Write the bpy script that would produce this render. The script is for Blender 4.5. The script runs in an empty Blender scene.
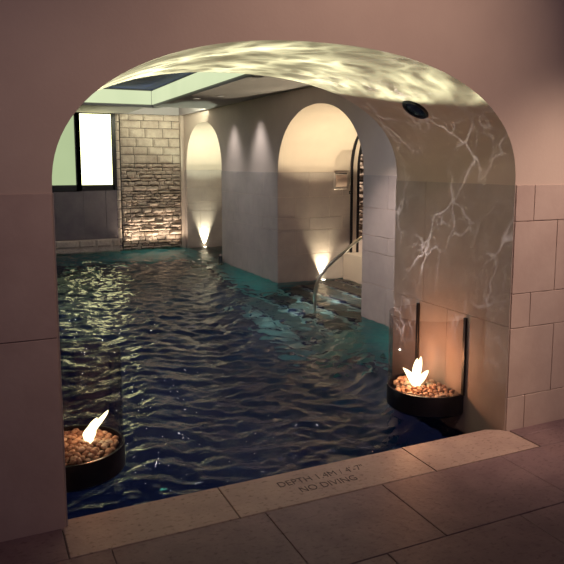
import bpy, bmesh, math, random
import numpy as np
from mathutils import Vector, Matrix, noise
random.seed(7)
S = bpy.context.scene
col = S.collection
PI = math.pi

# ------------------------------------------------------------ dimensions
H = 1.55            # eye height above the paving
ZW = -0.15          # water level
YF, YB = 2.809, 3.965     # front and back face of the thick arched wall
XL, XR = 0.277, 2.734     # jambs of the big arch
XW = 3.87           # long side wall with niches
YE = 13.2           # end wall
ZC = 2.52           # ceiling of the pool room
ZD = 1.434          # top of the stone dado
ZB = -1.55          # pool bottom

# ------------------------------------------------------------ helpers
def tag(o, label=None, cat=None, group=None, kind=None):
    if label: o['label'] = label
    if cat: o['category'] = cat
    if group: o['group'] = group
    if kind: o['kind'] = kind
    return o

def link(o, parent=None):
    col.objects.link(o)
    if parent: o.parent = parent
    return o

def empty(name, loc=(0, 0, 0)):
    o = bpy.data.objects.new(name, None)
    o.empty_display_size = .1
    o.location = loc
    return link(o)

def mesh_obj(name, bm, mats, parent=None, smooth=False, kind=None, auto=None):
    me = bpy.data.meshes.new(name)
    bm.normal_update()
    bm.to_mesh(me); bm.free()
    if not isinstance(mats, (list, tuple)): mats = [mats]
    for m in mats: me.materials.append(m)
    o = bpy.data.objects.new(name, me)
    link(o, parent)
    if smooth:
        for p in me.polygons: p.use_smooth = True
    if auto:
        me.set_sharp_from_angle(angle=math.radians(auto))
    if kind: o['kind'] = kind
    return o

def box(bm, a, b, bev=0, mi=0, M=None):
    r = bmesh.ops.create_cube(bm, size=1)
    vs = r['verts']
    c = [(a[i] + b[i]) / 2 for i in range(3)]; d = [abs(b[i] - a[i]) for i in range(3)]
    for v in vs:
        v.co = Vector((v.co.x * d[0] + c[0], v.co.y * d[1] + c[1], v.co.z * d[2] + c[2]))
        if M: v.co = M @ v.co
    fs = set(f for v in vs for f in v.link_faces)
    for f in fs: f.material_index = mi
    if bev:
        es = list(set(e for v in vs for e in v.link_edges))
        g = bmesh.ops.bevel(bm, geom=es, offset=bev, segments=1, affect='EDGES')
        for f in g['faces']: f.material_index = mi
    return vs

def quad(bm, pts, mi=0):
    f = bm.faces.new([bm.verts.new(p) for p in pts]); f.material_index = mi
    return f

def tube(bm, pts, r, n=12):
    rings = []
    up = Vector((0, 1, 0))
    for i, p in enumerate(pts):
        p = Vector(p)
        a = Vector(pts[max(i - 1, 0)]); b = Vector(pts[min(i + 1, len(pts) - 1)])
        t = (b - a).normalized()
        s = t.cross(up)
        if s.length < 1e-4: s = t.cross(Vector((1, 0, 0)))
        s.normalize(); u = s.cross(t)
        rr = r[i] if isinstance(r, (list, tuple)) else r
        rings.append([bm.verts.new(p + s * rr * math.cos(2 * PI * k / n) + u * rr * math.sin(2 * PI * k / n)) for k in range(n)])
    for i in range(len(rings) - 1):
        for k in range(n):
            bm.faces.new((rings[i][k], rings[i][(k + 1) % n], rings[i + 1][(k + 1) % n], rings[i + 1][k]))
    bm.faces.new(rings[0][::-1]); bm.faces.new(rings[-1])

def lathe(bm, prof, n=32, M=None, mi=0):
    rings = []
    for r, z in prof:
        ring = []
        for k in range(n):
            a = 2 * PI * k / n
            p = Vector((r * math.cos(a), r * math.sin(a), z))
            if M: p = M @ p
            ring.append(bm.verts.new(p))
        rings.append(ring)
    for i in range(len(rings) - 1):
        for k in range(n):
            f = bm.faces.new((rings[i][k], rings[i][(k + 1) % n], rings[i + 1][(k + 1) % n], rings[i + 1][k])); f.material_index = mi
    return rings

# ------------------------------------------------------------ materials
def mat(name):
    m = bpy.data.materials.new(name); m.use_nodes = True
    nt = m.node_tree; nt.nodes.clear()
    out = nt.nodes.new('ShaderNodeOutputMaterial')
    return m, nt, out

def N(nt, typ, **kw):
    n = nt.nodes.new(typ)
    for k, v in kw.items():
        if k in n.inputs.keys(): n.inputs[k].default_value = v
        else: setattr(n, k, v)
    return n

def principled(name, color, rough=.6, metal=0, spec=.5, c2=None, scale=6, bump=0, bscale=None, pits=False, detail=5):
    m, nt, out = mat(name)
    p = N(nt, 'ShaderNodeBsdfPrincipled')
    p.inputs['Base Color'].default_value = (*color, 1)
    p.inputs['Roughness'].default_value = rough
    p.inputs['Metallic'].default_value = metal
    p.inputs['Specular IOR Level'].default_value = spec
    nt.links.new(p.outputs[0], out.inputs[0])
    if c2 or bump:
        tc = N(nt, 'ShaderNodeTexCoord')
        nz = N(nt, 'ShaderNodeTexNoise'); nz.inputs['Scale'].default_value = scale; nz.inputs['Detail'].default_value = detail
        nz.inputs['Roughness'].default_value = .6
        nt.links.new(tc.outputs['Object'], nz.inputs['Vector'])
        last = None
        if c2:
            r = N(nt, 'ShaderNodeValToRGB')
            r.color_ramp.elements[0].position = .3; r.color_ramp.elements[1].position = .7
            r.color_ramp.elements[0].color = (*color, 1); r.color_ramp.elements[1].color = (*c2, 1)
            nt.links.new(nz.outputs['Fac'], r.inputs[0]); last = r.outputs[0]
            if pits:
                n2 = N(nt, 'ShaderNodeTexNoise'); n2.inputs['Scale'].default_value = 60; n2.inputs['Detail'].default_value = 3
                n2.inputs['Distortion'].default_value = .2
                mp = N(nt, 'ShaderNodeMapping'); mp.inputs['Scale'].default_value = (.6, 1, 1)
                nt.links.new(tc.outputs['Object'], mp.inputs[0]); nt.links.new(mp.outputs[0], n2.inputs['Vector'])
                r2 = N(nt, 'ShaderNodeValToRGB'); r2.color_ramp.elements[0].position = .34; r2.color_ramp.elements[1].position = .43
                r2.color_ramp.elements[0].color = (.68, .63, .63, 1); r2.color_ramp.elements[1].color = (1, 1, 1, 1)
                nt.links.new(n2.outputs['Fac'], r2.inputs[0])
                mx = N(nt, 'ShaderNodeMix', data_type='RGBA', blend_type='MULTIPLY'); mx.inputs[0].default_value = 1
                nt.links.new(last, mx.inputs[6]); nt.links.new(r2.outputs[0], mx.inputs[7]); last = mx.outputs[2]
            nt.links.new(last, p.inputs['Base Color'])
        if bump:
            nb = nz
            if bscale:
                nb = N(nt, 'ShaderNodeTexNoise'); nb.inputs['Scale'].default_value = bscale; nb.inputs['Detail'].default_value = 6
                nt.links.new(tc.outputs['Object'], nb.inputs['Vector'])
            b = N(nt, 'ShaderNodeBump'); b.inputs['Strength'].default_value = bump; b.inputs['Distance'].default_value = .01
            nt.links.new(nb.outputs['Fac'], b.inputs['Height']); nt.links.new(b.outputs[0], p.inputs['Normal'])
    return m

def emission(name, color, strength, c2=None, scale=2):
    m, nt, out = mat(name)
    e = N(nt, 'ShaderNodeEmission'); e.inputs[0].default_value = (*color, 1); e.inputs[1].default_value = strength
    if c2:
        tc = N(nt, 'ShaderNodeTexCoord'); nz = N(nt, 'ShaderNodeTexNoise'); nz.inputs['Scale'].default_value = scale
        r = N(nt, 'ShaderNodeValToRGB'); r.color_ramp.elements[0].color = (*color, 1); r.color_ramp.elements[1].color = (*c2, 1)
        nt.links.new(tc.outputs['Object'], nz.inputs['Vector']); nt.links.new(nz.outputs['Fac'], r.inputs[0]); nt.links.new(r.outputs[0], e.inputs[0])
    nt.links.new(e.outputs[0], out.inputs[0])
    return m

M = {}
M['plaster'] = principled('beige_plaster', (.60, .50, .43), .85, c2=(.55, .45, .39), scale=3, bump=.08, bscale=60)
M['lime'] = principled('limestone_slabs', (.45, .35, .31), .6, c2=(.54, .44, .39), scale=4, bump=.12, bscale=35, pits=False)
M['lime2'] = principled('limestone_slabs_grey', (.38, .32, .30), .65, c2=(.47, .40, .37), scale=3.5, bump=.15, bscale=30)
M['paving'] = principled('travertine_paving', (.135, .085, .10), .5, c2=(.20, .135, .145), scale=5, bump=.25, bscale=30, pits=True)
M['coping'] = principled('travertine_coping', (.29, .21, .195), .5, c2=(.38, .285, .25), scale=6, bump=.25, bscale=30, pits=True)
M['grout'] = principled('dark_joint', (.07, .06, .06), .9)
M['engraved'] = principled('engraved_dark', (.045, .035, .04), .9)
M['pool'] = principled('pool_tile_blue', (.030, .045, .13), .5, c2=(.018, .03, .09), scale=9)
M['poolwall'] = principled('pool_wall_tile', (.16, .36, .38), .5, c2=(.10, .26, .30), scale=6)
M['step'] = principled('pool_step_stone', (.42, .47, .45), .5, c2=(.32, .38, .37), scale=7)
M['ceiling'] = principled('ceiling_plaster', (.33, .30, .31), .85, c2=(.30, .28, .29), scale=2)
M['blue'] = principled('coffer_blue', (.02, .05, .34), .6, c2=(.012, .025, .15), scale=2.2)
M['frame'] = principled('black_metal_frame', (.012, .011, .014), .4, spec=.4)
M['darkclad'] = principled('dark_stone_cladding', (.13, .105, .12), .55, c2=(.19, .155, .165), scale=4, bump=.1, bscale=20)
M['rubble'] = principled('rubble_stone', (.42, .33, .28), .85, c2=(.60, .50, .42), scale=7, bump=.9, bscale=28)
M['rubble_dark'] = principled('rubble_joint', (.06, .05, .045), .95)
M['steel'] = principled('brushed_steel', (.55, .52, .48), .28, metal=1)
M['satin'] = principled('satin_copper_metal', (.62, .46, .40), .5, metal=.6)
M['bowl'] = principled('black_enamel', (.010, .009, .014), .32, spec=.5)
M['pebble'] = principled('pebble_tan', (.52, .36, .24), .6, c2=(.36, .22, .15), scale=30)
M['pebble2'] = principled('pebble_brown', (.22, .12, .09), .5, c2=(.30, .18, .12), scale=30)
M['pebble3'] = principled('pebble_pale', (.66, .54, .42), .6, c2=(.52, .40, .30), scale=30)
M['flame'] = emission('flame_glow', (1, .78, .40), 5, (1, .93, .62), 10)
M['pane_l'] = emission('frosted_window_left', (.50, .60, .34), 1.0, (.42, .52, .28), 1.3)
M['pane_r'] = emission('frosted_window_right', (1.0, .95, .50), 3.8, (.94, .95, .50), 1.3)
M['cove'] = emission('cove_light_panel', (.84, .92, .58), .95, (.66, .76, .46), 1.5)
M['lens'] = emission('lamp_lens', (1, .93, .66), 12)
M['lens_soft'] = emission('downlight_lens', (1, .95, .80), 4)
M['darklens'] = principled('dark_glass_lens', (.015, .018, .035), .12, spec=.7)

# thin clear glass (lets light straight through, reflects by fresnel)
m, nt, out = mat('thin_glass')
tr = N(nt, 'ShaderNodeBsdfTransparent'); tr.inputs[0].default_value = (.90, .88, .88, 1)
gl = N(nt, 'ShaderNodeBsdfGlossy'); gl.inputs['Roughness'].default_value = .02
lw = N(nt, 'ShaderNodeLayerWeight'); lw.inputs[0].default_value = .5
pw_ = N(nt, 'ShaderNodeMath', operation='POWER'); pw_.inputs[1].default_value = 4.5
nt.links.new(lw.outputs['Facing'], pw_.inputs[0])
fr = N(nt, 'ShaderNodeMath', operation='MULTIPLY_ADD'); fr.inputs[1].default_value = .55; fr.inputs[2].default_value = .03
nt.links.new(pw_.outputs[0], fr.inputs[0])
mx = N(nt, 'ShaderNodeMixShader')
nt.links.new(fr.outputs[0], mx.inputs[0]); nt.links.new(tr.outputs[0], mx.inputs[1]); nt.links.new(gl.outputs[0], mx.inputs[2])
nt.links.new(mx.outputs[0], out.inputs[0]); M['glass'] = m

# water
m, nt, out = mat('pool_water')
rf = N(nt, 'ShaderNodeBsdfRefraction'); rf.inputs['Color'].default_value = (.86, .92, .98, 1); rf.inputs['IOR'].default_value = 1.33; rf.inputs['Roughness'].default_value = 0
gl = N(nt, 'ShaderNodeBsdfGlossy'); gl.inputs['Roughness'].default_value = .01
fr = N(nt, 'ShaderNodeFresnel'); fr.inputs[0].default_value = 1.38
mx = N(nt, 'ShaderNodeMixShader')
nt.links.new(fr.outputs[0], mx.inputs[0]); nt.links.new(rf.outputs[0], mx.inputs[1]); nt.links.new(gl.outputs[0], mx.inputs[2])
tc = N(nt, 'ShaderNodeTexCoord')
nz = N(nt, 'ShaderNodeTexNoise'); nz.inputs['Scale'].default_value = 11; nz.inputs['Detail'].default_value = 4; nz.inputs['Distortion'].default_value = 1.0
b = N(nt, 'ShaderNodeBump'); b.inputs['Strength'].default_value = .4; b.inputs['Distance'].default_value = .012
nt.links.new(tc.outputs['Object'], nz.inputs['Vector']); nt.links.new(nz.outputs['Fac'], b.inputs['Height'])
for n_ in (rf, gl, fr): nt.links.new(b.outputs[0], n_.inputs['Normal'])
nt.links.new(mx.outputs[0], out.inputs[0]); M['water'] = m

# ------------------------------------------------------------ arched walls
def arch_profile(c, hw, z0, z1, n=2.25, seg=40):
    """points from left spring to right spring"""
    pts = []
    for k in range(seg + 1):
        t = PI * (1 - k / seg)
        cs, sn = math.cos(t), math.sin(t)
        u = math.copysign(abs(cs) ** (2 / n), cs); v = abs(sn) ** (2 / n)
        pts.append((c + hw * u, z0 + (z1 - z0) * v))
    return pts

def arch_wall(bm, prof, mp, s0, s1, ztop, zbot, d0, d1, mi=0, back=True, mi_reveal=None):
    """wall between s0..s1 with the opening prof; mp(s,z,d) gives a point, d0 the near face, d1 the far one"""
    mr = mi if mi_reveal is None else mi_reveal
    a, b = prof[0][0], prof[-1][0]
    for d in ((d0, d1) if back else (d0,)):
        for i in range(len(prof) - 1):
            p, q = prof[i], prof[i + 1]
            quad(bm, [mp(p[0], p[1], d), mp(q[0], q[1], d), mp(q[0], ztop, d), mp(p[0], ztop, d)], mi)
        quad(bm, [mp(s0, zbot, d), mp(a, zbot, d), mp(a, ztop, d), mp(s0, ztop, d)], mi)
        quad(bm, [mp(b, zbot, d), mp(s1, zbot, d), mp(s1, ztop, d), mp(b, ztop, d)], mi)
    full = [(a, zbot)] + list(prof) + [(b, zbot)]
    row0 = [bm.verts.new(mp(s, z, d0)) for s, z in full]
    row1 = [bm.verts.new(mp(s, z, d1)) for s, z in full]
    for i in range(len(full) - 1):
        f = bm.faces.new((row0[i], row0[i + 1], row1[i + 1], row1[i])); f.smooth = True; f.material_index = mr

def slab_rows(bm, mp, rows, d, th, mi, gap=.0022, bev=.0015):
    """rows: (z0, z1, [s joints]) -> thin stone slabs standing th proud of plane d (towards the viewer)"""
    for z0, z1, js in rows:
        for i in range(len(js) - 1):
            a = mp(js[i] + gap, z0 + gap, d - th); b = mp(js[i + 1] - gap, z1 - gap, d)
            box(bm, [min(a[k], b[k]) for k in range(3)], [max(a[k], b[k]) for k in range(3)], bev, mi)

mpF = lambda s, z, d: (s, d, z)          # walls that run along X
mpS = lambda s, z, d: (d, s, z)          # walls that run along Y

# --- thick front wall
profF = arch_profile((XL + XR) / 2, (XR - XL) / 2, 1.45, 2.114, 2.25, 56)
bm = bmesh.new()
arch_wall(bm, profF, mpF, -2.6, 6.2, 3.3, ZB, YF + .006, YB, 0)
rz = [-.05, .20, .61, .812, 1.228, ZD]
jr = [[XR + .004, 2.874, 3.35, 3.83, 4.31, 4.8, 6.2], [XR + .004, 3.076, 3.56, 4.04, 4.52, 6.2], [XR + .004, 2.881, 3.36, 3.84, 4.32, 6.2],
      [XR + .004, 3.064, 3.54, 4.0, 4.5, 6.2], [XR + .004, 2.877, 3.36, 3.84, 4.32, 6.2]]
slab_rows(bm, mpF, [(rz[i], rz[i + 1], jr[i]) for i in range(5)], YF + .006, .008, 1)
rl = [-.05, .835, ZD]
slab_rows(bm, mpF, [(rl[0], rl[1], [-2.6, -1.9, -1.2, -.45, XL - .004]), (rl[1], rl[2], [-2.6, -1.6, -.8, -.16, XL - .004])], YF + .006, .008, 1)
# jamb cladding, right and left
for X, sg in ((XR, -1), (XL, 1)):
    for i, (z0, z1) in enumerate([(ZB, -.2), (-.2, .62), (.62, ZD)]):
        js = [YF + .001, 3.36, YB + .002] if i % 2 else [YF + .001, 3.62, YB + .002]
        for k in range(2):
            xa, xb = sorted((X, X + sg * .004))
            box(bm, (xa, js[k] + .001, z0 + .001), (xb, js[k + 1] - .001, z1 - .001), .0008, 2)
mesh_obj('wall_front', bm, [M['plaster'], M['lime'], M['lime2']], kind='structure')

# --- long side wall with alcove and niche
ZN = -.15
prof1 = arch_profile(7.385, 1.14, 1.43, 2.29, 2.1, 36)     # alcove opening
prof2 = arch_profile(11.93, 1.05, 1.45, 2.32, 2.2, 36)     # niche opening
XE = 5.05
bm = bmesh.new()
arch_wall(bm, prof1, mpS, YB, 9.6, ZC, ZN, XW, XE, 0, back=False)
arch_wall(bm, prof2, mpS, 9.6, YE, ZC, ZN - .07, XW, XE, 0, back=False)
quad(bm, [(XE, 10.8, ZN - .02), (XE, 13.1, ZN - .02), (XE, 13.1, 2.5), (XE, 10.8, 2.5)], 0)   # niche back
Wz = [ZN - .01, .25, .60, .78, 1.08, ZD]
def joints(a, b, step, off):
    r = [a]; x = a + off
    while x < b - .12: r.append(x); x += step
    return r + [b]
for (a, b) in ((YB, 6.245), (8.525, 10.88), (12.98, YE)):
    rows = [(Wz[i], Wz[i + 1], joints(a, b, .62, .30 if i % 2 else .55)) for i in range(5)]
    slab_rows(bm, mpS, rows, XW, .006, 1)
# far walls inside alcove and niche (facing the camera), near walls too
for (yf, yn) in ((8.525, 6.245), (12.98, 10.88)):
    rows = [(Wz[i], Wz[i + 1], joints(XW - .004, XE, .55, .28 if i % 2 else .5)) for i in range(5)]
    slab_rows(bm, mpF, rows, yf, .006, 1)
    for z0, z1, js in rows:
        for i in range(len(js) - 1):
            box(bm, (js[i] + .002, yn, z0 + .002), (js[i + 1] - .002, yn + .005, z1 - .002), .001, 1)
mesh_obj('wall_right', bm, [M['plaster'], M['lime2']], kind='structure')

# --- alcove end wall with arched doorway
profd = arch_profile(7.60, .875, 1.45, 2.30, 2.1, 28)
bm = bmesh.new()
arch_wall(bm, profd, mpS, 6.2, 8.72, 2.6, .23, XE, XE + .10, 0)
mesh_obj('wall_alcove', bm, [M['plaster']], kind='structure')
door = empty('door_1', (XE, 7.60, .23)); tag(door, kind='structure')
for nm, dx in (('door_frame', -.022), ('door_frame', .088)):
    bm = bmesh.new()
    inner = [(profd[0][0] - .0, .23)] + profd + [(profd[-1][0], .23)]
    inner = [(7.60 + (s - 7.60) * .982, .23 + (z - .23) * .99) for s, z in inner]
    outer = [(7.60 + (s - 7.60) * 1.006, .23 + (z - .23) * 1.006) for s, z in [(profd[0][0], .23)] + profd + [(profd[-1][0], .23)]]
    for i in range(len(inner) - 1):
        a, b, c, d = inner[i], inner[i + 1], outer[i + 1], outer[i]
        x0, x1 = XE + dx, XE + dx + .035
        V = [bm.verts.new((x, s, z)) for x in (x0, x1) for s, z in (a, b, c, d)]
        for f in ((0, 1, 2, 3), (7, 6, 5, 4), (0, 4, 5, 1), (2, 6, 7, 3)): bm.faces.new([V[k] for k in f])
    o = mesh_obj(nm, bm, M['frame']); o.parent = door; o.matrix_parent_inverse = Matrix.Translation(-Vector((XE, 7.60, .23)))

# --- rubble masonry: one mesh per wall, each stone chipped
def rubble(bm, s0, s1, z0, z1, zsplit, mp, d, amp=1.0):
    z = z0
    while z < z1 - .02:
        rough = z < zsplit
        h = random.uniform(.045, .10) if rough else random.uniform(.15, .21)
        if z + h > z1 - .05: h = z1 - z
        s = s0 - random.uniform(0, .15)
        while s < s1:
            w = random.uniform(.10, .30) if rough else random.uniform(.26, .48)
            a, b = max(s, s0), min(s + w, s1)
            if s1 - b < .05: b = s1
            if b - a > .03:
                th = random.uniform(.02, .105) if rough else random.uniform(.02, .038)
                g = .006 if rough else .005
                nx = max(2, int((b - a) / .035)); nzz = max(2, int(h / .03))
                grid = []
                dz = random.uniform(-.008, .008) if rough else 0
                for i in range(nx + 1):
                    rr = []
                    for j in range(nzz + 1):
                        ss = a + g + (b - a - 2 * g) * i / nx; zz = z + g + (h - 2 * g) * j / nzz
                        edge = i in (0, nx) or j in (0, nzz)
                        n = noise.noise(Vector((ss * 14, zz * 17, d * 3))) * .5 + noise.noise(Vector((ss * 37, zz * 37, 9))) * .25
                        t = th * (.35 if edge else 1) + n * (.05 if rough else .012) * amp
                        rr.append(bm.verts.new(mp(ss + noise.noise(Vector((ss * 20, zz * 20, 4))) * (.012 if rough else .002),
                                                   zz + dz + noise.noise(Vector((ss * 20, zz * 20, 7))) * (.012 if rough else .002), d - max(t, .004))))
                    grid.append(rr)
                for i in range(nx):
                    for j in range(nzz):
                        bm.faces.new((grid[i][j], grid[i + 1][j], grid[i + 1][j + 1], grid[i][j + 1]))
                # sides down to the backing
                ring = [grid[i][0] for i in range(nx + 1)] + [grid[nx][j] for j in range(1, nzz + 1)] + [grid[i][nzz] for i in range(nx - 1, -1, -1)] + [grid[0][j] for j in range(nzz - 1, 0, -1)]
                base = []
                for v in ring:
                    if mp is mpF: base.append(bm.verts.new((v.co.x, d, v.co.z)))
                    else: base.append(bm.verts.new((d, v.co.y, v.co.z)))
                for k in range(len(ring)):
                    bm.faces.new((ring[k], base[k], base[(k + 1) % len(ring)], ring[(k + 1) % len(ring)]))
            s += w
        z += h
bm = bmesh.new()
rubble(bm, 2.60, 3.80, -.28, ZC, 1.52, mpF, YE)
quad(bm, [(2.58, YE - .001, -.3), (XW, YE - .001, -.3), (XW, YE - .001, ZC), (2.58, YE - .001, ZC)], 1)
box(bm, (3.80, YE - .07, -.3), (XW, YE, ZC), .002, 2)
for f in bm.faces: f.normal_update()
mesh_obj('wall_back', bm, [M['rubble'], M['rubble_dark'], M['plaster']], kind='structure')
bm = bmesh.new()
rubble(bm, 8.6, 11.2, .23, 2.6, 9, mpS, 6.25)
quad(bm, [(6.252, 6, .2), (6.252, 11.4, .2), (6.252, 11.4, 2.7), (6.252, 6, 2.7)], 1)
mesh_obj('wall_stone', bm, [M['rubble'], M['rubble_dark']], kind='structure')

# --- end wall, left of the masonry: window, cladding, ledge, stone return
bm = bmesh.new()
box(bm, (-1.6, YE - .02, -.3), (1.0, YE + .1, ZC), 0, 0)
box(bm, (1.0, YE - .02, -.3), (2.50, YE + .1, 1.06), 0, 1)
slab_rows(bm, mpF, [(.10, 1.05, [-.4, .3, .95, 1.345, 1.86, 2.28, 2.50])], YE - .02, .012, 1, gap=.004)
mesh_obj('wall_window', bm, [M['plaster'], M['darkclad']], kind='structure')
bm = bmesh.new()
rubble(bm, 2.50, 2.585, 1.1, ZC, 0, mpF, YE - .02, .6)
rubble(bm, 2.50, 2.585, -.3, 1.1, 0, mpF, YE - .02, .3)
mesh_obj('trim_1', bm, [M['rubble']], kind='structure')
bm = bmesh.new()
rubble(bm, -.5, 2.52, -.06, .10, -1, mpF, YE - .10, .8)
box(bm, (-.5, YE - .10, -.3), (2.52, YE - .02, .09), .004)
mesh_obj('trim_2', bm, [M['rubble']], kind='structure')

def window(name, x0, x1, z0, z1, pm, fw):
    w = empty(name, (x0, YE, z0)); tag(w, kind='structure')
    inv = Matrix.Translation(-Vector((x0, YE, z0)))
    bm = bmesh.new()
    box(bm, (x0, YE - .05, z0 - fw), (x1, YE + .02, z0 + .02), .003)
    box(bm, (x0, YE - .05, z1 - .01), (x1, YE + .02, z1 + .03), .003)
    box(bm, (x0 - fw / 2, YE - .05, z0 - fw), (x0 + fw / 2, YE + .02, z1 + .03), .003)
    box(bm, (x1 - fw / 2, YE - .05, z0 - fw), (x1 + fw / 2, YE + .02, z1 + .03), .003)
    o = mesh_obj('window_frame', bm, M['frame']); o.parent = w; o.matrix_parent_inverse = inv
    bm = bmesh.new(); box(bm, (x0 + fw / 2, YE - .012, z0 + .02), (x1 - fw / 2, YE, z1 - .01), 0)
    o = mesh_obj('pane', bm, pm); o.parent = w; o.matrix_parent_inverse = inv
window('window_1', 1.02, 1.79, 1.13, 2.51, M['pane_l'], .10)
window('window_2', 1.80, 2.47, 1.13, 2.51, M['pane_r'], .085)

# --- left side wall and back of the pool room
bm = bmesh.new()
box(bm, (-1.7, YB, ZB), (-1.6, YE + .1, ZC))
mesh_obj('wall_left', bm, M['plaster'], kind='structure')

# ------------------------------------------------------------ ceiling with coffers
def plate_hole(bm, x0, x1, y0, y1, z, holes):
    xs = sorted({x0, x1} | {h[0] for h in holes} | {h[1] for h in holes}); ys = sorted({y0, y1} | {h[2] for h in holes} | {h[3] for h in holes})
    for i in range(len(xs) - 1):
        for j in range(len(ys) - 1):
            cx, cy = (xs[i] + xs[i + 1]) / 2, (ys[j] + ys[j + 1]) / 2
            if any(h[0] < cx < h[1] and h[2] < cy < h[3] for h in holes): continue
            quad(bm, [(xs[i], ys[j], z), (xs[i], ys[j + 1], z), (xs[i + 1], ys[j + 1], z), (xs[i + 1], ys[j], z)])
bm = bmesh.new()
h1 = (.2, 2.76, 5.2, 11.15); h2 = (2.72, 3.78, 11.36, 13.14)
plate_hole(bm, -1.7, 5.3, YB - .01, YE + .1, ZC, [h1, h2])
for (a, b, c, d), hh in ((h1, .26), (h2, .16)):
    z1 = ZC + hh
    for p, q in (((a, c), (b, c)), ((b, c), (b, d)), ((b, d), (a, d)), ((a, d), (a, c))):
        quad(bm, [(p[0], p[1], ZC), (q[0], q[1], ZC), (q[0], q[1], z1), (p[0], p[1], z1)])
quad(bm, [(h2[0], h2[2], ZC + .16), (h2[1], h2[2], ZC + .16), (h2[1], h2[3], ZC + .16), (h2[0], h2[3], ZC + .16)])
quad(bm, [(h1[0], h1[2], ZC + .26), (h1[1], h1[2], ZC + .26), (h1[1], h1[3], ZC + .26), (h1[0], h1[3], ZC + .26)], 1)
# shallow drop border round the big coffer
for a, b in (((.0, 11.15), (2.82, 11.33)), ((2.76, 5.0), (2.90, 11.33)), ((.0, 5.0), (2.9, 5.2))):
    box(bm, (a[0], a[1], ZC - .028), (b[0], b[1], ZC + .002), .002)
mesh_obj('ceiling', bm, [M['ceiling'], M['blue']], kind='structure')
# luminous cove strips, each one lit panel
cg = 'luminous panels round the blue ceiling coffer'
bm = bmesh.new(); box(bm, (h1[0] + .02, h1[3] - .025, ZC + .015), (h1[1] - .03, h1[3] - .002, ZC + .235), .002)
tag(mesh_obj('cove_light', bm, M['cove']), 'pale glowing panel along the far end of the blue ceiling coffer', 'light', cg)
bm = bmesh.new(); box(bm, (h1[1] - .025, h1[2] + .02, ZC + .015), (h1[1] - .002, h1[3] - .03, ZC + .235), .002)
tag(mesh_obj('cove_light', bm, M['cove']), 'long pale glowing panel along the right side of the blue ceiling coffer', 'light', cg)

# ------------------------------------------------------------ floor and coping
gap = .0016
def slab(name, x0, x1, y0, y1, mat_, kind='structure', z=0, th=.04, tilt=0):
    bm = bmesh.new()
    box(bm, (x0 + gap, y0 + gap, z - th), (x1 - gap, y1 - gap, z), .003)
    return mesh_obj(name, bm, mat_, kind=kind)
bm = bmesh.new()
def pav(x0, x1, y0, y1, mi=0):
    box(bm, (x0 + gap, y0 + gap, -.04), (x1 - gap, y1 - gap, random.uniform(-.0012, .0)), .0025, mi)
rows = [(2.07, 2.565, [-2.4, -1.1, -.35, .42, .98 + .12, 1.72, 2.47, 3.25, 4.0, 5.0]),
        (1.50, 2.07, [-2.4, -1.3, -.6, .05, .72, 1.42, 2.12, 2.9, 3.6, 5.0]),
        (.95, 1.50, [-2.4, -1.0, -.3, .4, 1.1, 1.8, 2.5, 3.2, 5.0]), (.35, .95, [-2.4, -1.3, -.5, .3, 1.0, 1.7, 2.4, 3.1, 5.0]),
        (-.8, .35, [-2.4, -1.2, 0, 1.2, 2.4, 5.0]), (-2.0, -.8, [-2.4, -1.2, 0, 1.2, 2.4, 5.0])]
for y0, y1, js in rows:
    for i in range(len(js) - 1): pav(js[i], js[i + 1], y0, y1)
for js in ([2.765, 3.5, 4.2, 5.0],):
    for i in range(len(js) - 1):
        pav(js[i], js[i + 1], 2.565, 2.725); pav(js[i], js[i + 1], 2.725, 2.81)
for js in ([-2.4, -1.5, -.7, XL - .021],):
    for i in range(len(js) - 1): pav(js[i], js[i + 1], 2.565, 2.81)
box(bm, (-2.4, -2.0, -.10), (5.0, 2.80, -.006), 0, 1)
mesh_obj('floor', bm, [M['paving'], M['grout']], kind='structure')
bm = bmesh.new()
for a, b in ((XL - .02, .982), (.982, 2.052)):
    xx1 = min(b, 2.755)
    # the slab reaches the wall face; only the part between the jambs runs on to the water
    box(bm, (a + .0025, 2.568, -.045), (xx1 - .0025, 2.873 if b < 2.7 else 2.806, 0), .003)
cpts = [(2.0545, 2.568), (2.7525, 2.568), (2.7525, 2.806), (2.731, 2.812), (2.731, 2.828), (2.643, 2.873), (2.0545, 2.873)]
lo_ = [bm.verts.new((x, y, -.045)) for x, y in cpts]; hi_ = [bm.verts.new((x, y, 0)) for x, y in cpts]
bm.faces.new(hi_); bm.faces.new(lo_[::-1])
for i in range(len(cpts)): bm.faces.new((lo_[i], lo_[(i + 1) % len(cpts)], hi_[(i + 1) % len(cpts)], hi_[i]))
mesh_obj('trim_3', bm, [M['coping']], kind='structure')

# engraved lettering
def lettering(txt, loc, size, spacing=1.0, sx=1.0):
    c = bpy.data.curves.new('lettering', 'FONT'); c.body = txt; c.size = size; c.extrude = .0005; c.space_character = spacing; c.space_word = 1.05; c.offset = -.0009
    c.align_x = 'CENTER'
    o = bpy.data.objects.new('tmp', c); col.objects.link(o)
    bpy.context.view_layer.update()
    me = bpy.data.meshes.new_from_object(o.evaluated_get(bpy.context.evaluated_depsgraph_get()))
    bpy.data.objects.remove(o)
    me.name = 'engraved_lettering'; me.materials.clear(); me.materials.append(M['engraved'])
    t = bpy.data.objects.new('engraved_lettering', me); t.location = loc; t.scale = (sx, 1, 1)
    t['kind'] = 'structure'
    return link(t)
lettering("DEPTH 1.4M / 4'-7\"", (1.497, 2.742, .0006), .072, 1.0, .84)
lettering("NO DIVING", (1.487, 2.655, .0006), .072, 1.0, .84)

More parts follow.
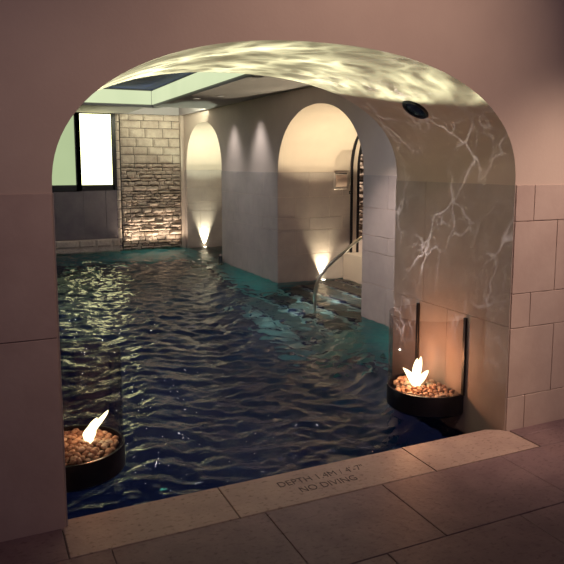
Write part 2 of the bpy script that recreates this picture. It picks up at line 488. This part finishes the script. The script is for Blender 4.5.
# ------------------------------------------------------------ pool
bm = bmesh.new()
quad(bm, [(-1.7, 2.7, ZB), (XE, 2.7, ZB), (XE, YE + .1, ZB), (-1.7, YE + .1, ZB)], 0)
def plain(x0, y0, x1, y1, z0, z1, mi=1): quad(bm, [(x0, y0, z0), (x1, y1, z0), (x1, y1, z1), (x0, y0, z1)], mi)
plain(XW, YB, XW, 6.245, ZB, ZW + .0); plain(XW, 8.525, XW, YE + .1, ZB, ZW)
plain(XW, 6.245, XE, 6.245, ZB, ZW); plain(XW, 8.525, XE, 8.525, ZB, ZW); plain(XE, 6.2, XE, 8.6, ZB, ZW)
plain(-1.7, YE - .01, XW, YE - .01, ZB, -.26); plain(-1.6, YB, -1.6, YE, ZB, ZW)
plain(XL - .1, 2.79, XR + .1, 2.79, ZB, -.06, 0)
quad(bm, [(XW, 10.8, ZW - .06), (XE, 10.8, ZW - .06), (XE, 13.1, ZW - .06), (XW, 13.1, ZW - .06)], 1)
mesh_obj('floor_pool', bm, [M['pool'], M['poolwall'], M['lime2']], kind='structure')
bm = bmesh.new()
tops = [(3.22, -.86), (3.55, -.66), (3.87, -.50), (4.18, -.38), (4.48, -.27), (4.78, -.19)]
for i, (x, z) in enumerate(tops):
    x1 = tops[i + 1][0] if i + 1 < len(tops) else XE
    box(bm, (x, 6.27, ZB), (x1 + .002, 8.50, z), .004)
for x, z in tops: box(bm, (x - .006, 6.268, z - .03), (x + .055, 8.502, z + .004), .002, 2)  # dark strips on the tread edges stand in for shadow under the nosings
box(bm, (4.93, 6.27, -.6), (5.06, 8.50, .235), .006, 1)
box(bm, (5.06, 6.25, -.1), (6.25, 11.2, .232), 0, 1)
mesh_obj('trim_4', bm, [M['step'], M['plaster'], M['pool']], kind='structure')

# water surface: a real rippled sheet
rng = np.random.RandomState(3)
def height(X, Y):
    Hh = np.zeros_like(X)
    wx = X + .12 * np.sin(Y * 2.1 + .7) + .06 * np.sin(Y * 5.3 + X * 2.2)
    wy = Y + .12 * np.sin(X * 2.6 + 1.9) + .06 * np.sin(X * 6.1 - Y * 1.7)
    for k in range(90):
        lam = .055 * (8.0 ** rng.rand())
        th = rng.rand() * 2 * PI if rng.rand() < .45 else rng.normal(PI / 2 - .25, .55)
        amp = .00105 * (lam / .2) ** .95 * (.5 + rng.rand())
        Hh += amp * np.sin(2 * PI / lam * (wx * math.cos(th) + wy * math.sin(th)) + rng.rand() * 6.28)
    return Hh
xs = np.arange(-1.6, XE + .001, .02)
ys = [2.82]
while ys[-1] < YE - .01: ys.append(ys[-1] + .013 + .0022 * (ys[-1] - 2.8))
ys = np.array(ys)
XX, YY = np.meshgrid(xs, ys)
ZZ = ZW + height(XX, YY) * (1 - .5 * np.clip((XX - 3.6) / .5, 0, 1))
nx, ny = len(xs), len(ys)
co = np.stack([XX, YY, ZZ], -1).reshape(-1, 3)
idx = np.arange(nx * ny).reshape(ny, nx)
fa = np.stack([idx[:-1, :-1], idx[:-1, 1:], idx[1:, 1:], idx[1:, :-1]], -1).reshape(-1, 4)
cxx = (XX[:-1, :-1] + XX[1:, 1:]).ravel() / 2; cyy = (YY[:-1, :-1] + YY[1:, 1:]).ravel() / 2
keep = np.where(cyy < YB + .01, (cxx > XL - .02) & (cxx < XR + .02) & (cyy > 2.86), (cxx < XW + .01) | ((cyy > 6.24) & (cyy < 8.53)) | ((cyy > 10.87) & (cyy < 12.99)))
fa = fa[keep]
used = np.zeros(len(co), bool); used[fa.ravel()] = True
remap = np.cumsum(used) - 1; co = co[used]; fa = remap[fa]
me = bpy.data.meshes.new('pool_water')
me.vertices.add(len(co)); me.vertices.foreach_set('co', co.ravel().astype(np.float32))
me.loops.add(fa.size); me.loops.foreach_set('vertex_index', fa.ravel().astype(np.int32))
me.polygons.add(len(fa)); me.polygons.foreach_set('loop_start', np.arange(0, fa.size, 4, dtype=np.int32))
me.polygons.foreach_set('use_smooth', np.ones(len(fa), dtype=bool))
me.update(calc_edges=True); me.materials.append(M['water'])
o = bpy.data.objects.new('pool_water', me); link(o)
tag(o, 'dark blue rippling water filling the indoor pool', 'water', kind='stuff')

# ------------------------------------------------------------ fire bowls
def arc_pts(cx, cy, r, xw, sg, n=48):
    """circle cut by the wall plane x=xw; sg=-1: the bowl lies at smaller x"""
    d = abs(cx - xw); a0 = math.acos(max(-1, min(1, d / r)))
    base = 0 if sg < 0 else PI
    return [(cx + r * math.cos(base + a0 + (2 * PI - 2 * a0) * k / n), cy + r * math.sin(base + a0 + (2 * PI - 2 * a0) * k / n)) for k in range(n + 1)]

def ring_solid(bm, outer, inner, z0, z1):
    n = len(outer)
    V = [[bm.verts.new((p[0], p[1], z)) for p in ring] for ring in (outer, inner) for z in (z0, z1)]
    oa, ob, ia, ib = V
    for i in range(n - 1):
        bm.faces.new((oa[i], oa[i + 1], ob[i + 1], ob[i])); bm.faces.new((ia[i + 1], ia[i], ib[i], ib[i + 1]))
        bm.faces.new((ob[i], ob[i + 1], ib[i + 1], ib[i])); bm.faces.new((oa[i + 1], oa[i], ia[i], ia[i + 1]))
    for k in (0, n - 1): bm.faces.new((oa[k], ob[k], ib[k], ia[k]))

def blob(bm, c, rx, ry, h, lean, twist=0, seg=14, rings=12, tipx=0, wob=.15, seed=0):
    """a tongue of flame: round foot drawn out to a point"""
    prev = None
    for i in range(rings + 1):
        t = i / rings
        w = (math.sin(PI * min(t * 1.25 + .12, 1.0)) if t < .45 else 1) if False else (1 - t) ** .75 * (.55 + 1.6 * t) if t < 1 else 0
        px = c[0] + lean[0] * t ** 1.4 + .006 * math.sin(t * 7 + seed); py = c[1] + lean[1] * t ** 1.4; pz = c[2] + h * t
        ring = []
        for k in range(seg):
            a = 2 * PI * k / seg
            q = 1 + wob * math.sin(3 * a + t * 5 + seed)
            ring.append(bm.verts.new((px + rx * w * q * math.cos(a), py + ry * w * q * math.sin(a), pz)))
        if prev:
            for k in range(seg): bm.faces.new((prev[k], prev[(k + 1) % seg], ring[(k + 1) % seg], ring[k]))
        else: bm.faces.new(ring[::-1])
        prev = ring
    bmesh.ops.remove_doubles(bm, verts=prev, dist=.0005)

def fire_bowl(xw, sg, lab, side):
    cy = 3.413; cx = xw + sg * .105; r = .262
    root = empty('fire_bowl', (xw, cy, -.05)); tag(root, lab, 'fire bowl', 'wall hung fire bowls in the arch')
    inv = Matrix.Translation(-Vector((xw, cy, -.05)))
    def part(nm, bm, mt, smooth=False, auto=None, parent=None):
        o = mesh_obj(nm, bm, mt, smooth=smooth, auto=auto)
        o.parent = parent or root; o.matrix_parent_inverse = inv
        return o
    w2 = xw + sg * .006
    bm = bmesh.new()
    prof = [(r, .112), (r, -.012), (r - .02, -.03), (r - .07, -.036)]
    rings = [[bm.verts.new((p[0], p[1], z)) for p in arc_pts(cx, cy, rr, w2, sg)] for rr, z in prof]
    inn = [[bm.verts.new((p[0], p[1], z)) for p in arc_pts(cx, cy, rr, w2, sg)] for rr, z in ((r - .012, .112), (r - .014, .062))]
    for A, B in list(zip(rings, rings[1:])) + [(inn[0], rings[0]), (inn[1], inn[0])]:
        for i in range(len(A) - 1): bm.faces.new((A[i], A[i + 1], B[i + 1], B[i]))
    bm.faces.new(rings[-1]); bm.faces.new(inn[1])
    part('bowl', bm, M['bowl'], smooth=True, auto=35)
    bm = bmesh.new()
    ring_solid(bm, arc_pts(cx, cy, r - .004, w2, sg), arc_pts(cx, cy, r - .010, w2, sg), .113, .592)
    part('glass_shield', bm, M['glass'], smooth=True, auto=35)
    for yy in (cy - .243, cy + .243):
        bm = bmesh.new()
        xa, xb = sorted((w2, xw + sg * .022))
        box(bm, (xa, yy - .011, .10), (xb, yy + .011, .60), .002)
        br = part('bracket', bm, M['frame'])
        bm = bmesh.new(); xa, xb = sorted((xw + sg * .006, xw + sg * .05))
        box(bm, (xa, yy - .013, .585), (xb, yy + .013, .607), .002)
        o = part('clip', bm, M['frame'], parent=br); o.matrix_parent_inverse = inv
    fx, fy = xw + sg * .185, cy + .01
    bm = bmesh.new(); lathe(bm, [(.045, .075), (.045, .095), (.03, .098), (.0, .098)], 20, Matrix.Translation((fx, fy, 0)))
    part('burner', bm, M['steel'], smooth=True, auto=40)
    bm = bmesh.new()
    if side == 'right':
        blob(bm, (fx, fy, .095), .032, .032, .20, (-.004, .0), seed=1)
        blob(bm, (fx - .005, fy - .005, .095), .026, .022, .215, (.022, -.01), seed=2, wob=.2)
        blob(bm, (fx, fy, .10), .03, .03, .135, (-.085, .03), seed=3)
        blob(bm, (fx, fy, .10), .028, .03, .115, (.075, -.03), seed=4)
        blob(bm, (fx - .02, fy, .13), .026, .026, .10, (-.055, .03), seed=5)
    else:
        blob(bm, (fx, fy, .095), .027, .027, .10, (.005, .0), seed=1)
        blob(bm, (fx - .002, fy, .095), .024, .024, .185, (.10, -.045), seed=2, wob=.12)
        blob(bm, (fx, fy, .10), .027, .024, .14, (.045, -.02), seed=6)
    part('flame', bm, M['flame'], smooth=True)
    L = bpy.data.lights.new('flame_light', 'POINT'); L.energy = 8.5 if side == 'right' else 1.2; L.color = (1, .40, .17); L.shadow_soft_size = .04
    lo = bpy.data.objects.new('flame_light', L); lo.location = (fx + sg * .03, fy, .25); link(lo)
    # pebbles, each one its own stone
    grp = 'pebbles heaped in the %s fire bowl' % side
    pts = []
    sp = .0385
    j = 0; y = cy - r
    while y < cy + r:
        x = cx - r + (sp / 2 if j % 2 else 0)
        while x < cx + r:
            X = x + random.uniform(-.005, .005); Y = y + random.uniform(-.005, .005)
            dd = math.hypot(X - cx, Y - cy)
            if dd < r - .036 and (X - xw) * sg > .034: pts.append((X, Y, dd))
            x += sp
        y += sp * .87; j += 1
    for X, Y, dd in pts:
        if math.hypot(X - fx, Y - fy) < .026: continue
        src = random.choices(protos, (5, 3, 2))[0]
        o = src.copy(); link(o)
        s = random.uniform(.86, 1.08)
        o.scale = (s * random.uniform(.9, 1.12), s * random.uniform(.85, 1.05), s * random.uniform(.85, 1.15))
        o.rotation_euler = (random.uniform(-.5, .5), random.uniform(-.5, .5), random.uniform(0, 6.28))
        o.location = (X, Y, .078 + .030 * (1 - (dd / r) ** 2) + random.uniform(0, .010))
        tag(o, None, 'pebble', grp)
        o['label'] = {'pebble_tan': 'rounded tan pebble heaped in the %s fire bowl', 'pebble_brown': 'dark brown pebble heaped in the %s fire bowl', 'pebble_pale': 'pale cream pebble heaped in the %s fire bowl'}[src.data.materials[0].name] % side
protos = []
for mm, sd in ((M['pebble'], 1), (M['pebble2'], 2), (M['pebble3'], 3)):
    for v in range(1):
        bm = bmesh.new(); bmesh.ops.create_icosphere(bm, subdivisions=3, radius=1)
        for vv in bm.verts:
            n = noise.noise(vv.co * 1.1 + Vector((sd * 7, 0, 0)))
            vv.co *= 1 + .22 * n
            vv.co = Vector((vv.co.x * .022, vv.co.y * .018, vv.co.z * .0135))
        me = bpy.data.meshes.new('pebble'); bm.to_mesh(me); bm.free()
        for p in me.polygons: p.use_smooth = True
        me.materials.append(mm)
        protos.append(bpy.data.objects.new('pebble', me))
fire_bowl(XR, -1, 'black wall-hung fire bowl with clear curved glass on the right jamb', 'right')
fire_bowl(XL, 1, 'black glass-fronted fire bowl half hidden behind the left wall edge', 'left')
for o in protos: bpy.data.objects.remove(o)

# ------------------------------------------------------------ handrail
bm = bmesh.new()
ctrl = [(3.645, -.34), (3.645, -.15), (3.645, .02), (3.683, .15), (3.764, .27), (3.90, .385), (4.04, .48), (4.21, .60), (4.45, .74), (4.80, .93), (4.95, .97), (5.06, .95), (5.10, .85), (5.10, .55), (5.10, .23)]
pts = []
for i in range(len(ctrl) - 1):
    p0 = ctrl[max(i - 1, 0)]; p1 = ctrl[i]; p2 = ctrl[i + 1]; p3 = ctrl[min(i + 2, len(ctrl) - 1)]
    for k in range(5):
        t = k / 5
        f = lambda a, b, c, d: .5 * (2 * b + (c - a) * t + (2 * a - 5 * b + 4 * c - d) * t * t + (3 * b - a - 3 * c + d) * t ** 3)
        pts.append((f(p0[0], p1[0], p2[0], p3[0]), 6.95, f(p0[1], p1[1], p2[1], p3[1])))
pts.append((5.10, 6.95, .23)); pts.insert(0, (3.645, 6.95, -.66))
hr = empty('handrail', (3.645, 6.95, -.66)); tag(hr, 'curved steel handrail rising from the water beside the pool steps', 'handrail')
inv = Matrix.Translation(-Vector((3.645, 6.95, -.66)))
tube(bm, pts, .019, 12)
o = mesh_obj('rail', bm, M['steel'], smooth=True); o.parent = hr; o.matrix_parent_inverse = inv
bm = bmesh.new(); lathe(bm, [(.0, -.645), (.05, -.648), (.05, -.659), (0, -.659)], 24, Matrix.Translation((3.645, 6.95, 0)))
o = mesh_obj('foot_plate', bm, M['steel'], smooth=True, auto=35); o.parent = hr; o.matrix_parent_inverse = inv

# ------------------------------------------------------------ fittings
def fitting(name, loc, lab, cat, parts, group=None, rot=None):
    root = empty(name, loc); tag(root, lab, cat, group)
    if rot: root.rotation_euler = rot
    for nm, bm, mt in parts:
        mesh_obj(nm, bm, mt, parent=root, smooth=True, auto=35)
    return root
def uplight(loc, lab):
    b1 = bmesh.new(); lathe(b1, [(0, 0), (.045, 0), (.045, .06), (.036, .062), (.036, .05)], 24)
    b2 = bmesh.new(); lathe(b2, [(.036, .050), (.030, .062), (.0, .066)], 24)
    fitting('uplight', loc, lab, 'light', [('housing', b1, M['frame']), ('lens', b2, M['lens'])], 'uplights at the waterline')
UA = (4.58, 8.47, -.205); UN = (4.22, 12.925, -.205)
uplight(UA, 'small round uplight glowing at the foot of the alcove wall by the steps')
uplight(UN, 'small round uplight glowing at the foot of the far narrow niche')
def downlight(x, y, lab, z=ZC):
    b1 = bmesh.new(); lathe(b1, [(.030, .004), (.030, -.002), (.048, -.006), (.055, 0), (.055, .004)], 24)
    b2 = bmesh.new(); lathe(b2, [(.030, .001), (.0, .001)], 24)
    fitting('downlight', (x, y, z - .001), lab, 'light', [('trim_ring', b1, M['steel']), ('lens', b2, M['lens_soft'])], 'recessed downlights in the pool ceiling')
downlight(3.26, 9.16, 'bright pinpoint recessed downlight in the grey ceiling, nearer of the two')
downlight(3.05, 9.62, 'faint recessed downlight in the grey ceiling, farther of the two')

# round dark spotlight recessed in the soffit
xc = 2.492; hw = (XR - XL) / 2; c0 = (XL + XR) / 2
def zprof(x):
    u = abs(x - c0) / hw
    return 1.45 + .664 * (1 - u ** 2.25) ** (1 / 2.25)
zc = zprof(xc); sl = (zprof(xc + .01) - zprof(xc - .01)) / .02
nrm = Vector((sl, 0, -1)).normalized()
q = nrm.to_track_quat('Z', 'Y').to_matrix().to_4x4()
b1 = bmesh.new(); lathe(b1, [(.068, .004), (.068, .010), (.084, .012), (.092, .004), (.092, -.01)], 36)
b2 = bmesh.new(); lathe(b2, [(.068, .006), (.05, .009), (.0, .011)], 36)
r_ = fitting('soffit_spotlight', (xc, 3.43, zc), 'round dark unlit spotlight set into the curved underside of the arch', 'light', [('trim_ring', b1, M['bowl']), ('lens', b2, M['darklens'])])
r_.rotation_euler = q.to_euler()

# square metal fitting on the alcove wall
b1 = bmesh.new(); box(b1, (-.115, -.03, -.125), (.115, 0, .125), .008)
b2 = bmesh.new()
pr = [(-.03 - .028 * math.sin(PI * k / 10), -.085 + .17 * k / 10) for k in range(11)]
for k in range(10):
    quad(b2, [(-.09, pr[k][0], pr[k][1]), (.09, pr[k][0], pr[k][1]), (.09, pr[k + 1][0], pr[k + 1][1]), (-.09, pr[k + 1][0], pr[k + 1][1])])
for sx in (-.09, .09):
    b2.faces.new([b2.verts.new((sx, a, z)) for a, z in pr])
b3 = bmesh.new(); box(b3, (-.10, -.036, .100), (.10, -.03, .112), .001)
fitting('wall_panel', (4.875, 8.518, 1.305), 'small square metal fitting on the alcove wall beside the doorway', 'wall fitting', [('back_plate', b1, M['lime2']), ('cover', b2, M['satin']), ('top_bar', b3, M['frame'])])
b1 = bmesh.new(); box(b1, (-.022, -.014, -.022), (.022, 0, .022), .004)
b2 = bmesh.new(); lathe(b2, [(.012, 0), (.012, .006), (0, .008)], 16, Matrix.Rotation(PI / 2, 4, 'X') @ Matrix.Translation((0, 0, .014)))
fitting('wall_switch', (5.045, 8.518, 1.13), 'tiny dark switch beside the alcove doorway frame', 'switch', [('switch_plate', b1, M['frame']), ('button', b2, M['steel'])])
# little bollard lamp at the niche corner
b1 = bmesh.new(); lathe(b1, [(0, -.30), (.035, -.30), (.035, .05), (.028, .06), (0, .06)], 16)
b2 = bmesh.new(); lathe(b2, [(.024, .06), (.024, .085), (0, .095)], 16)
fitting('marker_post', (3.80, 10.80, -.10), 'small dark post at the waterline beside the far niche', 'post', [('post', b1, M['frame']), ('cap', b2, M['lime'])])

# ------------------------------------------------------------ lamps
def spot(name, loc, target, energy, color, angle=45, blend=.5, size=.03):
    L = bpy.data.lights.new(name, 'SPOT'); L.energy = energy; L.color = color; L.spot_size = math.radians(angle); L.spot_blend = blend; L.shadow_soft_size = size
    o = bpy.data.objects.new(name, L); o.location = loc
    o.rotation_euler = (Vector(target) - Vector(loc)).to_track_quat('-Z', 'Y').to_euler()
    return link(o)
def area(name, loc, target, energy, color, sx, sy):
    L = bpy.data.lights.new(name, 'AREA'); L.energy = energy; L.color = color; L.shape = 'RECTANGLE'; L.size = sx; L.size_y = sy
    o = bpy.data.objects.new(name, L); o.location = loc
    o.rotation_euler = (Vector(target) - Vector(loc)).to_track_quat('-Z', 'Y').to_euler()
    return link(o)
WARM = (1, .86, .56)
# front room: warm rosy lamps
spot('room_lamp', (1.9, .9, 3.3), (1.75, 2.8, 1.95), 122, (1, .67, .53), 80, 1, .12)
spot('room_lamp', (3.5, 1.3, 2.5), (3.15, 2.8, .85), 150, (1, .70, .55), 66, 1, .10)
spot('room_lamp', (-.2, .9, 2.6), (-.1, 2.8, 1.3), 26, (1, .68, .58), 80, 1, .12)
spot('room_lamp', (2.7, 2.0, 2.4), (2.58, 2.70, 0), 80, (1, .66, .44), 28, 1, .05)
# uplights: a tight beam up the wall at each niche foot, and an added wide one, without fitting, to the vault
spot('uplight_and_fill_lamp', (UA[0], 8.486, -.125), (UA[0], 8.60, 1.3), 210, WARM, 62, 1, .012)
spot('uplight_and_fill_lamp', (UA[0] - .1, 7.0, -.06), (UA[0] - .15, 8.3, 10), 260, WARM, 84, .22, .02)
spot('uplight_and_fill_lamp', (UN[0], 12.94, -.125), (UN[0], 13.06, 1.4), 330, (.98, .97, .68), 52, 1, .012)
spot('uplight_and_fill_lamp', (UN[0], 11.5, -.09), (UN[0], 12.8, 10), 190, (.86, .98, .70), 84, .2, .02)
# grazing uplights on the stone wall
for x in (2.80, 3.2, 3.6):
    spot('stone_uplight_lamp', (x, 12.92, -.10), (x, 13.2, 1.0), 19, (1, .84, .62), 120, .9, .02)
# downlights washing the long wall
spot('downlight_and_fill_lamp', (3.60, 9.15, 2.48), (3.86, 9.15, -.4), 60, (1, .95, .94), 72, 1, .10)
spot('downlight_and_fill_lamp', (3.60, 10.25, 2.48), (3.86, 10.25, -.4), 48, (1, .95, .94), 72, 1, .10)
spot('downlight_and_fill_lamp', (2.9, 5.2, 2.48), (3.9, 5.85, .1), 190, (1, .82, .74), 48, 1, .03)
for x, y in ((1.4, 7.0), (1.6, 10.2), (2.6, 5.0)):
    spot('downlight_and_fill_lamp', (x, y, 2.49), (x + .6, y + .6, 0), 62, (.86, .88, 1), 165, 1, .05)  # added wide fill to brighten the whole pool room, no fittings here
# cove over the far end
area('cove_lamp', (3.25, 11.40, ZC + .06), (3.25, 12.4, ZC + .75), 38, (.95, .95, .68), 1.0, .06)
# landing behind the doorway
spot('landing_lamp', (5.7, 8.6, 2.6), (6.2, 9.9, .9), 200, (1, .84, .66), 120, .8, .05)
spot('landing_lamp', (4.0, 6.6, 1.6), (4.93, 8.2, .12), 190, (1, .86, .60), 22, .6, .04)
# under water
TEAL = (.22, 1, .72)
area('underwater_lamp_and_fill', (2.9, 9.6, -.8), (3.87, 9.6, -.8), 3.6, TEAL, 2.0, .2)
area('underwater_lamp_and_fill', (3.1, 5.3, -.8), (3.87, 5.3, -.8), 2.4, TEAL, .8, .2)
area('underwater_lamp_and_fill', (3.2, 12.4, -.7), (3.2, 13.2, -.7), 2.2, TEAL, .8, .2)
area('underwater_lamp_and_fill', (2.6, 7.3, -.7), (3.6, 7.3, -.75), 3, (.55, 1, .85), .8, .2)
area('underwater_lamp_and_fill', (.5, 9.0, -.7), (.9, 12.8, -.9), 2.5, TEAL, .6, .2)
spot('underwater_lamp_and_fill', (.9, 3.6, -.5), (.85, 2.8, -.45), 2, TEAL, 80, 1, .05)
area('underwater_lamp_and_fill', (1.6, 7.0, -.35), (1.6, 7.0, -1.5), 7, (.22, .30, 1), 3.0, 8.0)  # added unseen sheet of blue fill, lifts the dark pool floor to navy

spot('underwater_lamp_and_fill', (3.0, 7.4, -.45), (4.3, 7.4, -.36), 20, (.75, 1, .85), 75, .6, .03)  # this and the next: added fill for the submerged steps, no fittings
spot('underwater_lamp_and_fill', (3.9, 7.4, -.24), (4.9, 7.4, -.24), 6, (.9, 1, .85), 110, .6, .02)

# rippling light thrown up on the arch: lamps whose beam carries a water pattern
def caustic(name, loc, target, energy, color, angle, blend, scale, sharp, width, size=.012, lo=0.0, mpow=2.5, mg=1.7):
    o = spot(name, loc, target, energy, color, angle, blend, size)
    L = o.data; L.use_nodes = True; nt = L.node_tree
    em = nt.nodes.get('Emission'); 
    tc = nt.nodes.new('ShaderNodeTexCoord')
    mp = nt.nodes.new('ShaderNodeMapping'); mp.inputs['Scale'].default_value = scale
    def nnode(scale, detail):
        n = nt.nodes.new('ShaderNodeTexNoise'); n.inputs['Scale'].default_value = scale; n.inputs['Detail'].default_value = detail
        nt.links.new(mp.outputs[0], n.inputs['Vector']); return n
    def mth(op, a, b_=None, c=None):
        n = nt.nodes.new('ShaderNodeMath'); n.operation = op
        for i, v in enumerate((a, b_, c)):
            if v is None: continue
            if isinstance(v, (int, float)): n.inputs[i].default_value = v
            else: nt.links.new(v, n.inputs[i])
        return n.outputs[0]
    nt.links.new(tc.outputs['Normal'], mp.inputs[0])
    nz = nnode(.9, 2)
    tot = None
    for k, (sc, wgt) in enumerate(((1.0, 1.0), (1.9, .5))):
        add = nt.nodes.new('ShaderNodeVectorMath'); add.operation = 'MULTIPLY_ADD'; add.inputs[1].default_value = (1.5, 1.5, 1.5)
        nt.links.new(nz.outputs['Color'], add.inputs[0]); nt.links.new(mp.outputs[0], add.inputs[2])
        vo = nt.nodes.new('ShaderNodeTexVoronoi'); vo.feature = 'DISTANCE_TO_EDGE'; vo.inputs['Scale'].default_value = sc
        nt.links.new(add.outputs[0], vo.inputs['Vector'])
        v = mth('MULTIPLY', mth('POWER', mth('MAXIMUM', mth('SUBTRACT', 1, mth('DIVIDE', vo.outputs['Distance'], width)), 0), sharp), wgt)
        tot = v if tot is None else mth('ADD', tot, v)
    mask = mth('POWER', mth('MULTIPLY', nnode(.55, 1).outputs['Fac'], mg), mpow)
    nt.links.new(mth('ADD', mth('MULTIPLY', tot, mask), lo), em.inputs['Strength'])
    return o
caustic('ripple_lamp', (1.1, 5.6, -.10), (1.1, 3.4, 2.02), 950, (.90, 1, .66), 49, .10, (13, 26, 13), 2.0, .42, lo=.15)
caustic('ripple_lamp', (1.0, 4.4, -.10), (2.73, 3.45, 1.35), 70, (1, .93, .92), 66, .5, (12, 11, 13), 1.8, .055, size=.004, lo=.22, mpow=4.5, mg=1.75)

# ------------------------------------------------------------ world, camera, view
w = bpy.data.worlds.new('world'); S.world = w; w.use_nodes = True
w.node_tree.nodes['Background'].inputs[0].default_value = (.40, .28, .62, 1)
w.node_tree.nodes['Background'].inputs[1].default_value = .07

f, px, py, hy, vx = 660., 282., 248., 164., -25.
pit = math.atan((py - hy) / f)
dY = Vector((vx - px, hy - py, f)).normalized()
up = Vector((0, -math.cos(pit), -math.sin(pit))); up = (up - up.dot(dY) * dY).normalized()
dX = dY.cross(up)
if dX.x < 0: dX = -dX
R = Matrix((dX, dY, up))                       # world <- (right, down, forward)
r = R @ Vector((1, 0, 0)); u = R @ Vector((0, -1, 0)); bk = R @ Vector((0, 0, -1))
cam = bpy.data.cameras.new('camera'); co_ = bpy.data.objects.new('camera', cam); link(co_)
cam.sensor_width = 36; cam.sensor_fit = 'HORIZONTAL'; cam.lens = f / 564 * 36; cam.shift_y = -(282 - py) / 564; cam.clip_start = .05
co_.matrix_world = Matrix(((r.x, u.x, bk.x, 0), (r.y, u.y, bk.y, 0), (r.z, u.z, bk.z, H), (0, 0, 0, 1)))
S.camera = co_
vs = S.view_settings
S.display_settings.display_device = 'sRGB'
vs.view_transform = 'Standard'; vs.look = 'None'; vs.exposure = 0; vs.gamma = 1; vs.use_curve_mapping = False
S.cycles.max_bounces = 8; S.cycles.transparent_max_bounces = 12; S.cycles.caustics_refractive = False; S.cycles.caustics_reflective = False
S.cycles.sample_clamp_indirect = 4; S.cycles.sample_clamp_direct = 0
